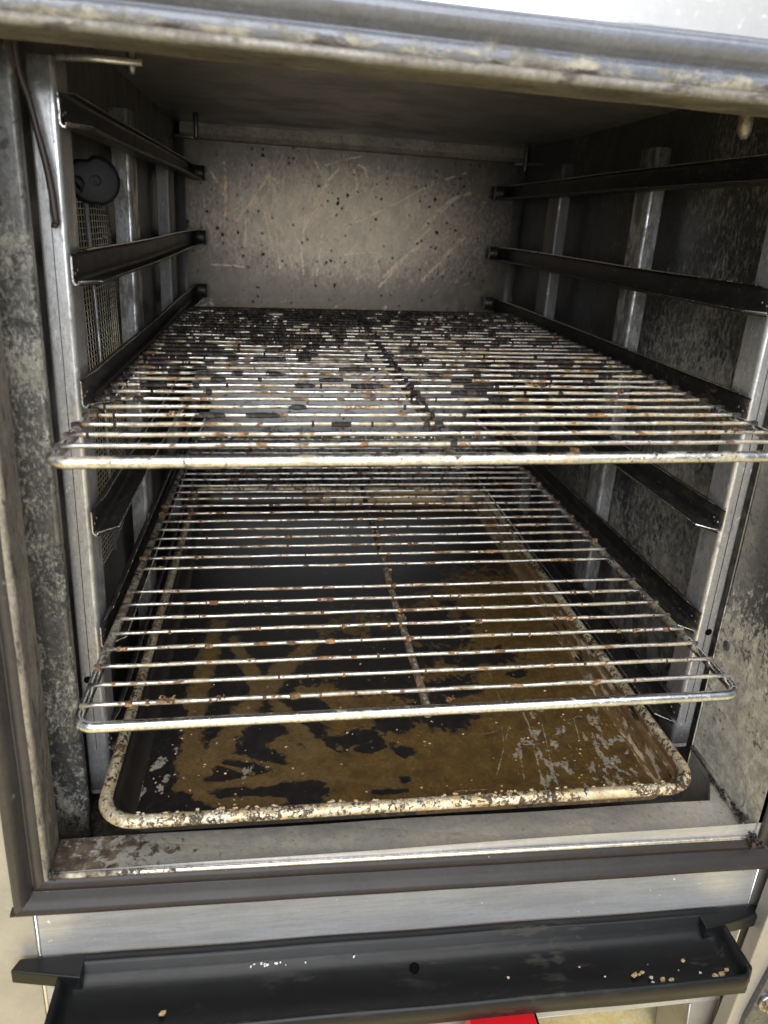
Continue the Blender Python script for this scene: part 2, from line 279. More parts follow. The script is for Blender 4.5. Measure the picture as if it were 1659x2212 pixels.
# ------------------------------------------------------------------ mesh helpers
class MB:
    def __init__(s): s.v = []; s.f = []; s.mi = []; s.sm = []
    def add(s, vs, fs, mi=0, smooth=False):
        o = len(s.v); s.v += [tuple(v) for v in vs]
        for f in fs: s.f.append(tuple(i+o for i in f)); s.mi.append(mi); s.sm.append(smooth)
        return s
    def box(s, a, b, mi=0):
        x0, y0, z0 = a; x1, y1, z1 = b
        return s.add([(x0,y0,z0),(x1,y0,z0),(x1,y1,z0),(x0,y1,z0),(x0,y0,z1),(x1,y0,z1),(x1,y1,z1),(x0,y1,z1)],
                     [(0,3,2,1),(4,5,6,7),(0,1,5,4),(1,2,6,5),(2,3,7,6),(3,0,4,7)], mi)
    def tube(s, pts, r, n=10, closed=False, cap=True, jit=0, rad=None, mi=0):
        P = [Vector(p) for p in pts]; m = len(P); vs = []; prev = None
        for i, p in enumerate(P):
            if closed: t = (P[(i+1) % m]-P[i-1])
            else: t = P[min(i+1, m-1)]-P[max(i-1, 0)]
            t.normalize()
            if prev is None:
                a = Vector((0, 0, 1)) if abs(t.z) < .9 else Vector((1, 0, 0))
                u = t.cross(a).normalized()
            else: u = (prev - t*prev.dot(t)).normalized()
            prev = u; w = t.cross(u); rr = rad[i] if rad else r
            for k in range(n):
                a = 2*math.pi*k/n; q = rr*(1+random.uniform(-jit, jit))
                vs.append(p + u*math.cos(a)*q + w*math.sin(a)*q)
        fs = []
        for i in range(m if closed else m-1):
            j = (i+1) % m
            for k in range(n): fs.append((i*n+k, i*n+(k+1) % n, j*n+(k+1) % n, j*n+k))
        o = len(s.v); s.add(vs, fs, mi, True)
        if cap and not closed: s.add([], [])
        if cap and not closed:
            s.f.append(tuple(o+k for k in range(n))[::-1]); s.mi.append(mi); s.sm.append(False)
            s.f.append(tuple(o+(m-1)*n+k for k in range(n))); s.mi.append(mi); s.sm.append(False)
        return s
    def sheet(s, prof, th, f3, t0, t1, nseg=1, mi=0, mie=None, smooth=False):
        """open profile (2D) thickened by th, swept from t0 to t1; f3(a,b,t)->xyz"""
        q_ = [prof[0]]
        for a_, b_ in zip(prof[:-1], prof[1:]):
            L_ = math.hypot(b_[0]-a_[0], b_[1]-a_[1])
            if smooth and L_ > .0035:
                k_ = .0005/L_; q_.append((a_[0]+(b_[0]-a_[0])*k_, a_[1]+(b_[1]-a_[1])*k_)); q_.append((b_[0]-(b_[0]-a_[0])*k_, b_[1]-(b_[1]-a_[1])*k_))
            q_.append(b_)
        P = [Vector((p[0], p[1])) for p in q_]; n = len(P); nr = []
        for i in range(n):
            d = P[min(i+1, n-1)]-P[max(i-1, 0)]; d.normalize(); nr.append(Vector((-d.y, d.x)))
        A = P; B = [P[i]+nr[i]*th for i in range(n)]; vs = []
        for k in range(nseg+1):
            t = t0+(t1-t0)*k/nseg
            vs += [f3(p.x, p.y, t) for p in A] + [f3(p.x, p.y, t) for p in B]
        q = 2*n; fa = []; fe = []
        for k in range(nseg):
            o = k*q; o2 = o+q
            for i in range(n-1):
                fa.append((o+i, o+i+1, o2+i+1, o2+i)); fa.append((o+n+i+1, o+n+i, o2+n+i, o2+n+i+1))
            fe.append((o, o2, o2+n, o+n)); fe.append((o+n-1, o+2*n-1, o2+2*n-1, o2+n-1))
        o = nseg*q
        for i in range(n-1): fe.append((i+1, i, n+i, n+i+1)); fe.append((o+i, o+i+1, o+n+i+1, o+n+i))
        base = len(s.v); s.add(vs, fa, mi, smooth)
        me = mi if mie is None else mie
        for f in fe: s.f.append(tuple(base+i for i in f)); s.mi.append(me); s.sm.append(False)
        return s
    def loft(s, loops, closed=True, mi=0, smooth=True, cap0=False, cap1=False):
        n = len(loops[0]); vs = [p for L in loops for p in L]; fs = []
        for j in range(len(loops)-1):
            for i in range(n if closed else n-1):
                k = (i+1) % n; fs.append((j*n+i, j*n+k, (j+1)*n+k, (j+1)*n+i))
        if cap0: fs.append(tuple(range(n))[::-1])
        if cap1: fs.append(tuple((len(loops)-1)*n+i for i in range(n)))
        return s.add(vs, fs, mi, smooth)
    def grid(s, f3, nu, nv, mi=0, smooth=True):
        vs = [f3(i/nu, j/nv) for j in range(nv+1) for i in range(nu+1)]
        fs = [(j*(nu+1)+i, j*(nu+1)+i+1, (j+1)*(nu+1)+i+1, (j+1)*(nu+1)+i) for j in range(nv) for i in range(nu)]
        return s.add(vs, fs, mi, smooth)
    def blob(s, c, rx, ry, rz, mi=0, jit=.35, seg=6, rings=4, rot=0):
        vs = []; sd = random.uniform(0, 100)
        cr, sr = math.cos(rot), math.sin(rot)
        def pt(x, y, z):
            k = 1+jit*2*(mnoise.noise(Vector((x*1.6+sd, y*1.6, z*1.6)))) + random.uniform(-jit, jit)*.5
            x, y, z = x*rx*k, y*ry*k, z*rz*k
            return (c[0]+x*cr-y*sr, c[1]+x*sr+y*cr, c[2]+z)
        vs.append(pt(0, 0, 1))
        for j in range(1, rings):
            t = math.pi*j/rings
            for i in range(seg):
                a = 2*math.pi*(i+.5*(j % 2))/seg; vs.append(pt(math.sin(t)*math.cos(a), math.sin(t)*math.sin(a), math.cos(t)))
        vs.append(pt(0, 0, -1)); fs = []
        for i in range(seg): fs.append((0, 1+i, 1+(i+1) % seg))
        for j in range(rings-2):
            for i in range(seg):
                a = 1+j*seg; fs.append((a+i, a+seg+i, a+seg+(i+1) % seg, a+(i+1) % seg))
        L = len(vs)-1; a = 1+(rings-2)*seg
        for i in range(seg): fs.append((a+i, L, a+(i+1) % seg))
        return s.add(vs, fs, mi, False)
    def build(s, name, mats, parent=None, bevel=0):
        me = bpy.data.meshes.new(name); o = bpy.data.objects.new(name, me); COL.objects.link(o)
        off = Vector((0, 0, 0))
        if parent is not None:
            o.parent = parent; off = Vector(parent.get('_b', (0, 0, 0))) if '_b' in parent else Vector((0, 0, 0))
        me.from_pydata([(v[0]-off.x, v[1]-off.y, v[2]-off.z) for v in s.v], [], s.f)
        if not isinstance(mats, (list, tuple)): mats = [mats]
        for m in mats: me.materials.append(m)
        me.polygons.foreach_set('material_index', s.mi); me.polygons.foreach_set('use_smooth', s.sm)
        me.update()
        if bevel:
            b = o.modifiers.new('bevel', 'BEVEL'); b.width = bevel; b.segments = 3; b.limit_method = 'ANGLE'
        return o

BASES = {}
def thing(name, label, cat, loc, group=None):
    o = bpy.data.objects.new(name, None); COL.objects.link(o); o.empty_display_size = .02
    o.location = loc; o['label'] = label; o['category'] = cat
    if group: o['group'] = group
    BASES[o.name] = Vector(loc); return o
_old = MB.build
def _build(s, name, mats, parent=None, bevel=0):
    if parent is not None and parent.name in BASES:
        b = BASES[parent.name]; s.v = [(v[0]-b.x, v[1]-b.y, v[2]-b.z) for v in s.v]
    o = _old(s, name, mats, parent, bevel)
    if parent is not None: BASES[o.name] = BASES.get(parent.name, Vector((0, 0, 0)))
    return o
MB.build = _build

def circ(cx, cy, r, n=24, a0=0, a1=2*math.pi):
    return [(cx+r*math.cos(a0+(a1-a0)*i/n), cy+r*math.sin(a0+(a1-a0)*i/n)) for i in range(n)]
def rrect(x0, y0, x1, y1, r, n=8):
    out = []
    for cx, cy, a in ((x1-r, y1-r, 0), (x0+r, y1-r, 90), (x0+r, y0+r, 180), (x1-r, y0+r, 270)):
        for i in range(n+1):
            t = math.radians(a+90*i/n); out.append((cx+r*math.cos(t), cy+r*math.sin(t)))
    return out
def paint(o, fn):
    me = o.data; n = len(me.vertices); co = np.empty(n*3, 'f'); me.vertices.foreach_get('co', co); co = co.reshape(-1, 3)
    rgb = fn(co); a = me.color_attributes.new('paint', 'FLOAT_COLOR', 'POINT')
    a.data.foreach_set('color', np.concatenate([rgb, np.ones((n, 1))], 1).astype('f').ravel())
def segd(P, pts):
    d = np.full(len(P), 9.)
    for a, b in zip(pts[:-1], pts[1:]):
        a = np.array(a); b = np.array(b); ab = b-a; t = np.clip(((P-a)@ab)/(ab@ab+1e-12), 0, 1)
        d = np.minimum(d, np.linalg.norm(P-a-t[:, None]*ab, axis=1))
    return d
def smooth_line(pts, k=6):
    if len(pts) < 3: return pts
    out = []
    P = [np.array(p, float) for p in pts]; P = [2*P[0]-P[1]] + P + [2*P[-1]-P[-2]]
    for i in range(1, len(P)-2):
        for j in range(k):
            t = j/k; a, b, c, d = P[i-1:i+3]
            out.append(tuple(.5*(2*b+(c-a)*t+(2*a-5*b+4*c-d)*t*t+(3*b-3*c+d-a)*t**3)))
    out.append(tuple(P[-2])); return out

# ------------------------------------------------------------------ dimensions
XW = 0.5415               # width of the door opening
YF = -0.028               # front plane
def zl(x): return .0195-.0210*x     # the bottom lip (the frame hangs a little out of square)
def zt(x): return .5388-.0095*x     # the top lip
def zb(x): return .0147-.0060*x     # back edge of the sill
YB = .797; ZC = .587; X0 = -.003; X1 = .5535; ZF = -.040
random.seed(4)

# ------------------------------------------------------------------ the oven
oven = thing('oven', 'stainless steel commercial oven with its grimy cavity open, around the racks', 'oven', (.27, -.026, -.19))
# ceiling
m = MB(); m.grid(lambda u, v: (-.05+u*.62, -.018+v*(YB+.03), ZC+.0008*math.sin(u*9)*math.sin(v*7)), 30, 30)
m.add([(-.06, -.02, .64), (.6, -.02, .64), (.6, .83, .64), (-.06, .83, .64)], [(0, 1, 2, 3)])
m.build('cavity_ceiling', MT['ceiling'], oven)
# back wall with its rounded vertical corners and the folded ledge on top
m = MB(); NU, NV = 520, 440
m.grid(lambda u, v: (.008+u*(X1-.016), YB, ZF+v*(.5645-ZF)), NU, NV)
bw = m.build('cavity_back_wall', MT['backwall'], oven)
STB = [([(0.069, 0.534), (0.071, 0.507), (0.069, 0.456)], 3), ([(0.049, 0.519), (0.066, 0.487)], 3), ([(0.087, 0.448), (0.113, 0.483), (0.139, 0.52)], 2),
 ([(0.139, 0.52), (0.152, 0.509), (0.157, 0.486)], 2), ([(0.211, 0.484), (0.228, 0.511), (0.248, 0.539)], 4), ([(0.207, 0.475), (0.225, 0.5), (0.228, 0.531)], 2),
 ([(0.227, 0.541), (0.251, 0.55), (0.282, 0.557)], 1.6), ([(0.272, 0.537), (0.278, 0.514), (0.275, 0.474)], 2), ([(0.279, 0.545), (0.29, 0.539), (0.294, 0.524)], 2),
 ([(0.25, 0.431), (0.268, 0.45), (0.28, 0.47)], 2), ([(0.196, 0.474), (0.194, 0.439), (0.192, 0.403), (0.196, 0.372)], 2), ([(0.229, 0.49), (0.224, 0.433), (0.218, 0.371)], 2),
 ([(0.195, 0.442), (0.211, 0.471), (0.225, 0.493)], 1.5), ([(0.131, 0.467), (0.138, 0.439), (0.144, 0.407)], 2), ([(0.134, 0.474), (0.144, 0.447)], 1.5), ([(0.102, 0.451), (0.1, 0.405)], 2),
 ([(0.279, 0.458), (0.342, 0.49), (0.397, 0.522), (0.456, 0.545)], 2), ([(0.39, 0.454), (0.411, 0.48), (0.437, 0.503), (0.465, 0.514)], 3.2), ([(0.396, 0.461), (0.43, 0.492), (0.455, 0.516)], 2),
 ([(0.38, 0.433), (0.402, 0.454)], 3), ([(0.33, 0.373), (0.359, 0.404), (0.388, 0.428)], 3), ([(0.397, 0.372), (0.433, 0.412), (0.462, 0.443)], 3.2), ([(0.418, 0.4), (0.472, 0.462)], 2),
 ([(0.047, 0.379), (0.075, 0.380), (0.105, 0.377)], 1.6), ([(0.262, 0.406), (0.308, 0.412), (0.351, 0.411)], 1), ([(0.378, 0.409), (0.403, 0.399)], 1), ([(0.209, 0.547), (0.224, 0.521)], 2),
 ([(0.167, 0.458), (0.182, 0.431), (0.19, 0.413)], 1.5), ([(0.323, 0.357), (0.37, 0.412)], 2), ([(0.149, 0.436), (0.157, 0.379)], 1.5)]
def pb(co):
    P = np.stack([co[:, 0]+.27, co[:, 2]-.19], 1); G = np.zeros(len(P))
    nz = np.array([mnoise.fractal(Vector((a*45, b*45, 1.)), .8, 2., 4) for a, b in P])
    for pts, w in STB:
        d = segd(P, smooth_line(pts)); G = np.maximum(G, np.clip(1.2-d/(w*.0011), 0, 1)*(.35+.65*np.sin(d*3400+1.3)**2)*np.clip(.85+nz*1.3, .15, 1))
    rr = random.Random(3)
    for k in range(110):      # many faint wiping arcs
        cx_, cz_ = (rr.gauss(.18, .07), rr.gauss(.46, .04)) if k < 65 else (rr.gauss(.40, .05), rr.gauss(.45, .04))
        an = rr.gauss(1.25, .35) if k < 65 else rr.gauss(.8, .2); L = rr.uniform(.02, .08); bend = rr.uniform(-.25, .25)
        pts = [(cx_+math.cos(an+bend*t)*L*t*.5, cz_+math.sin(an+bend*t)*L*t*.5) for t in (-1, -.5, 0, .5, 1)]
        d = segd(P, pts); G = np.maximum(G, rr.uniform(.3, .62)*np.clip(1.3-d/.0011, 0, 1)*np.clip(.8+nz, .1, 1))
    d = np.hypot((P[:, 0]-.27)/.24, (P[:, 1]-.455)/.085); B = np.clip(1.45-d, 0, 1)*.75  # B: painted glow, strongest at the wall's centre
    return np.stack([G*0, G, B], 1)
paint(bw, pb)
m = MB(); m.sheet([(YB-.001, .5655), (YB-.013, .5665), (YB-.016, .572), (YB-.014, .5865)], .0015, lambda a, b, t: (t, a, b), .005, X1-.005)
m.build('ledge', MT['ledge'], oven)
for sx, xa in ((1, X0), (-1, X1)):      # rounded vertical corners
    m = MB(); pr = [(xa-sx*.002+sx*.014*(1-math.cos(t)), YB-.016+.016*math.sin(t)) for t in [math.pi/2*i/6 for i in range(7)]]
    m.sheet(pr, .002*(-sx), lambda a, b, t: (a, b, t), ZF, .5645, smooth=True); m.build('corner_cove', MT['post'], oven)
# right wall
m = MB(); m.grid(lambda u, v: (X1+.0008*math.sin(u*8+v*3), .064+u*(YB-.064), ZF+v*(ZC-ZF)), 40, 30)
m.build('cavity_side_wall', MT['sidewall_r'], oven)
# left wall with the opening of the fan guard
m = MB(); oy0, oz0, oy1, oz1 = .125, .150, .305, .468
inner = rrect(oy0, oz0, oy1, oz1, .055, 8); n = len(inner)
for (ya, za, yb_, zb_) in ((.052, ZF, oy0, ZC), (oy1, ZF, YB, ZC), (oy0, ZF, oy1, oz0), (oy0, oz1, oy1, ZC)):
    m.add([(X0, ya, za), (X0, yb_, za), (X0, yb_, zb_), (X0, ya, zb_)], [(0, 1, 2, 3)])
for q, (cy_, cz_) in enumerate(((oy1, oz1), (oy0, oz1), (oy0, oz0), (oy1, oz0))):
    arc = inner[q*9:(q+1)*9]; m.add([(X0, cy_, cz_)]+[(X0, y, z) for y, z in arc], [(0, i+1, i+2) for i in range(8)])
m.add([(X0, y, z) for y, z in inner]+[(X0-.004, y, z) for y, z in inner], [(i, (i+1) % n, n+(i+1) % n, n+i) for i in range(n)])
m.build('cavity_side_wall', MT['sidewall_l'], oven)
# fan guard: wires over a dark chamber
m = MB()
def clip_rr(y=None, z=None):
    r = .055
    if y is not None:
        e = 0
        if y < oy0+r: e = r-math.sqrt(max(0, r*r-(oy0+r-y)**2))
        if y > oy1-r: e = r-math.sqrt(max(0, r*r-(y-oy1+r)**2))
        return oz0+e, oz1-e
    e = 0
    if z < oz0+r: e = r-math.sqrt(max(0, r*r-(oz0+r-z)**2))
    if z > oz1-r: e = r-math.sqrt(max(0, r*r-(z-oz1+r)**2))
    return oy0+e, oy1-e
y = oy0+.004
while y < oy1-.002:
    a, b = clip_rr(y=y); m.tube([(X0+.001, y, a-.003), (X0+.004, y+.0015, (a+b)/2), (X0+.001, y, b+.003)], .0006, 5); y += .0085
z = oz0+.004
while z < oz1-.002:
    a, b = clip_rr(z=z); m.tube([(X0+.0018, a-.003, z), (X0+.0048, (a+b)/2, z+.001), (X0+.0018, b+.003, z)], .0006, 5); z += .0049
fg = m.build('fan_guard', MT['mesh'], oven)
m = MB(); m.tube([(X0+.007, .192, .466), (X0+.0075, .205, .30), (X0+.006, .212, .153)], .0018, 6); m.build('brace', MT['post'], fg)
m = MB(); m.box((-.056, .06, .10), (-.054, .55, .52)); m.build('fan_chamber', MT['dark'], oven)
# outer shell (keeps stray light out)
m = MB(); m.box((-.064, -.022, -.06), (-.060, .82, .62)); m.box((.600, -.022, -.06), (.604, .82, .62)); m.box((-.06, .812, -.06), (.6, .816, .62)); m.box((-.06, -.018, -.066), (.6, .815, -.062))
m.build('outer_shell', MT['dark'], oven)
# floor (sump)
m = MB(); m.grid(lambda u, v: (-.05+u*.63, .006+v*(YB-.006), ZF-.006*math.sin(math.pi*u)*math.sin(math.pi*v)), 20, 20); m.build('cavity_floor', MT['floor_cav'], oven)
# sill: plate with the filleted notch at the right end, and its back edge dropping into the sump
sp = [(0.0, YF+.002)] + [(XW*i/20, YF+.002) for i in range(1, 21)]
bk = [(XW, .0640), (.5395, .050), (.5385, .030)] + [(.5385-.014*math.sin(t), .030-.0225*(1-math.cos(t)) if 0 else .0075+.0225*(1-math.sin(t))) for t in [math.pi/2*i/8 for i in range(1, 9)]]
bk += [(.5245-.5265*i/16, .0075+.0006*math.sin(i)) for i in range(1, 17)]
def zsill(x, y): 
    u = min(max((y-YF)/.036, 0), 1); return zl(x)*(1-u)+zb(x)*u - .0012
poly = sp+bk; n = len(poly)
m = MB(); top = [(x, y, zsill(x, y)) for x, y in poly]
m.add(top, [tuple(range(n))])
e0 = len(sp); ev = []
ef = []
for i in range(e0, n): ev.append(top[i]); 
rings = [[(x, y, z) for x, y, z in ev], [(x+(0), y+.0015, z-.0012) for x, y, z in ev], [(x, y+.002, z-.004) for x, y, z in ev], [(x, y+.002, ZF-.01) for x, y, z in ev]]
m.loft(rings, closed=False, smooth=True)
m.build('door_sill', MT['sill'], oven)
# bright folded bead along the front of the sill, grimy one along the top, left and right lips
def lipbar(name, pts, prof, mt, nseg=40, smooth=True, wob=0):
    """prof: list of (d, p): d outwards from the opening edge, p towards the camera"""
    pass
m = MB(); m.tube([(x, YF-.0005, zl(x)-.0016) for x in [XW*i/40 for i in range(41)]], .0019, 10); m.build('sill_bead', MT['bead'], oven)
# top lip
m = MB(); m.sheet([(YF+.002, .0085), (YF-.0015, .0072), (YF-.003, .0050), (YF-.0033, .0025), (YF-.0015, .0006), (YF+.003, 0), (YF+.03, .0), (YF+.032, .004), (YF+.032, .046)], .0012, lambda a, b, t: (t, a, zt(t)+b+.0003*math.sin(t*37)*math.sin(t*23)), -.006, .60, 60, smooth=True)
m.build('top_lip', MT['lip'], oven)
# left jamb: flat return face from the front lip to its back edge
def jx(z): return -.0032-.0015*math.sin(z*6)
m = MB(); m.sheet([(-.016, YF+.001), (-.005, YF-.002), (-.0015, YF-.002), (0.0, YF+.001), (-.0012, YF+.006), (-.0035, .006), (-.0045, .008), (-.02, .010)], .001, lambda a, b, t: (a+.001, b, t), .0, .56, 20, smooth=True)
m.build('door_jamb', MT['jamb'], oven)
# rounded return panel behind the left jamb
m = MB(); pr = [(-.056, .062)]+[(-.030+.001-.020*math.cos(t)+.0, .062-.018*math.sin(t)) for t in [math.pi/2*i/8 for i in range(9)]]+[(-.010, .0445), (.0035, .0455), (.0060, .0470), (.0062, .052)]
m.sheet(pr, .001, lambda a, b, t: (a-.0045*max(0,(t-.25))*2*.6+.0025*max(0, .25-t)*4*.5, b, t), ZF, ZC-.001, 10, smooth=True); m.build('return_panel', MT['mottled'], oven)
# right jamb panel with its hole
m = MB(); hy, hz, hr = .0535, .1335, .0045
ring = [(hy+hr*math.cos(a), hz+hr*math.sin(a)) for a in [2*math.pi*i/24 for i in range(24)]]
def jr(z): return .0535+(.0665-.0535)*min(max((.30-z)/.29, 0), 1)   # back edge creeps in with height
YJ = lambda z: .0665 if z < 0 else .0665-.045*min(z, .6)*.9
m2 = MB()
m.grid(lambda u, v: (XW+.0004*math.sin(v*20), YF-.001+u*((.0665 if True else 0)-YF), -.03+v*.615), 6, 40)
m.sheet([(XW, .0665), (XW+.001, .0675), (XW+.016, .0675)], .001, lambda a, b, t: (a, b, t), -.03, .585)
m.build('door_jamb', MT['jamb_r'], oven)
m = MB(); m.loft([[(XW-.0012, y, z) for y, z in ring], [(XW-.0008, hy+(y-hy)*.2, hz+(z-hz)*.2) for y, z in ring]], cap1=True, smooth=False); m.build('plug', MT['hinge'], oven)
m = MB(); m.tube([(XW-.0015, YF+.004, zsill(XW, YF)), (XW-.0018, .0, zsill(XW, 0)), (XW-.0015, .026, .0155), (XW-.0005, .066, .0155)], .0022, 8, jit=.25); m.build('corner_seal', MT['jamb'], oven)
m = MB()
for i in range(26): m.blob((XW-.002+random.uniform(-.004, .003), YF+random.uniform(-.012, .006), .0085+random.uniform(-.006, .003)), .0018, .0018, .0018)
for i in range(30):
    t = random.random(); m.blob((XW-.003+random.uniform(-.002, .002), YF+.01+t*.05, .012+random.uniform(0, .003)), .0015, .002, .0012)
for i in range(14): m.blob((.0+random.uniform(.0, .006), YF+random.uniform(-.003, .002), .0195+random.uniform(-.004, .003)), .0014, .0014, .0014)
o = m.build('charred_residue', MT['char'], oven); o['kind'] = 'stuff'
# pins hanging from the ceiling
for (x, y, z0, r) in ((.0640, .0765, .5385, .0032), (.041, .665, .553, .0035), (.524, .705, .545, .0035)):
    m = MB(); m.tube([(x, y, ZC+.02), (x, y, z0+.004), (x, y, z0)], r, 10, rad=[r, r, r*.6]); m.build('hanging_pin', MT['hinge'], oven)
m = MB(); m.tube([(.4685, .0714, ZC+.02), (.4690, .0714, .553), (.4705, .0714, .548), (.4715, .0714, .536), (.4722, .0714, .5315)], .005, 12, rad=[.0028, .0028, .0052, .0046, .0020]); m.build('hanging_pin', MT['jamb'], oven)
# round black cap on the left wall above the fan guard
m = MB(); c = Vector((.0125, .19, .4795)); ax = Vector((.32, -.93, 0)).normalized(); ux = Vector((-ax.y, ax.x, 0)); uz = Vector((0, 0, 1))
if ux.x < 0: ux = -ux
def dsc(r, h, sq=0):
    out = []
    for i in range(28):
        a = 2*math.pi*i/28; rx = r*math.cos(a); rz = r*math.sin(a)
        if rx < 0: rx *= 1.15; rz = max(min(rz, r*.80), -r*.95)
        out.append(c+ux*rx+uz*rz+ax*h)
    return out
m.loft([dsc(.0175, -.016), dsc(.0185, -.012), dsc(.0185, .000)], cap0=True, smooth=True)
m.loft([dsc(.0185, .0), dsc(.0178, .0022), dsc(.0160, .0032), dsc(.0150, .0034), dsc(.0040, .0036)], smooth=True)
m.loft([dsc(.0040, .0036), dsc(.0036, .0006)], cap1=True, smooth=False)
m.tube([c+ux*-.010+ax*-.006, Vector((-.004, .185, .474))], .009, 10)
m.tube([c+ax*.0008+ux*.0008, c+ax*.0030+ux*.0008], .0020, 10)
m.build('black_cap', MT['knob'], oven)

# front: gasket on four sides
GP = [(.0035, .0), (.0045, .0022), (.0085, .0032), (.0120, .0030), (.0132, .0010), (.0142, .0022), (.0160, .0062), (.0195, .0105), (.0230, .0118), (.0262, .0100), (.0280, .0060), (.0285, .0000)]
def gasket(fr, mt, name, nseg=60):
    """fr(s, d, p) -> xyz"""
    m = MB(); loops = [[fr(i/nseg, d, p) for d, p in GP] for i in range(nseg+1)]
    m.loft(loops, closed=False, smooth=True); o = m.build(name, mt, gask); return o
gask = MB().build('door_gasket', [MT['gasket']], oven)
def mit(u, d, L0, L1): return L0-d*.9+(L1-L0+2*d*.9)*u      # mitred ends
def wv(a): return .00025*math.sin(a*9)+.0001*math.sin(a*37+1)
gasket(lambda u, d, p: (mit(u, d, -.001, XW+.001), YF-p*(1+.02*math.sin(u*11)), zl(mit(u, d, 0, XW))-d+wv(u)), MT['gasket'], 'gasket_strip')
gasket(lambda u, d, p: (mit(u, d, -.002, XW+.001)+(0 if 0 < u < 1 else 0), YF-p, zt(mit(u, d, 0, XW))+d+.002+wv(u)), MT['gasket_top'], 'gasket_strip')
gasket(lambda u, d, p: (.001-d*.86+wv(u), YF-p, (zl(0)-d*.9)*(1-u)+(zt(0)+d*.9)*u), MT['gasket_dirty'], 'gasket_strip')
gasket(lambda u, d, p: (XW+.001+d+wv(u), YF-p, (zl(XW)-d*.9)*(1-u)+(zt(XW)+d*.9)*u), MT['gasket_dirty'], 'gasket_strip')
# front panels
m = MB(); m.grid(lambda u, v: (-.0115+u*.566, -.027+.0004*math.sin(u*12), -.1855+v*(.205)), 30, 12)
m.sheet([(-.027, -.1855), (-.0255, -.187), (.0, -.187)], .001, lambda a, b, t: (t, a, b+.001), -.0115, .5545)
m.build('lower_front_panel', MT['panel'], oven)
m = MB(); m.tube([(-.0125, -.0275, -.184), (-.0125, -.0275, -.004)], .0011, 8); m.build('panel_fold', MT['seam'], oven)
m = MB(); m.tube([(.5555, -.0275, -.184), (.5555, -.0275, -.012)], .0011, 8); m.build('panel_fold', MT['seam'], oven)
m = MB(); m.box((-.40, -.026, -.299), (-.0145, -.022, 1.0)); m.build('side_front_panel', MT['panel_side'], oven, .001)
m = MB(); m.box((.5575, -.026, -.299), (.80, -.022, 1.0)); m.build('side_front_panel', MT['panel_side'], oven, .001)
m = MB(); m.box((-.0140, -.0262, .563), (.557, -.022, 1.0)); m.build('upper_front_panel', MT['panel_top'], oven, .001)
m = MB(); m.tube([(x, -.0268, zt(x)+.0318) for x in (-.01, .27, .55)], .0012, 6); m.build('panel_fold', MT['seam'], oven)
m = MB(); m.loft([[(.528+.012*u, -.026, -.187-.112*u) for u in [i/10 for i in range(11)]], [(.5570, -.026, -.187-.112*u) for u in [i/10 for i in range(11)]]], closed=False, smooth=False)
m.add([(.528, -.026, -.187), (.540, -.026, -.299), (.540, .02, -.299), (.528, .02, -.187)], [(0, 1, 2, 3)]); m.tube([(.528, -.0265, -.187), (.540, -.0265, -.299)], .0012, 6)
m.build('front_leg', MT['panel_side'], oven)
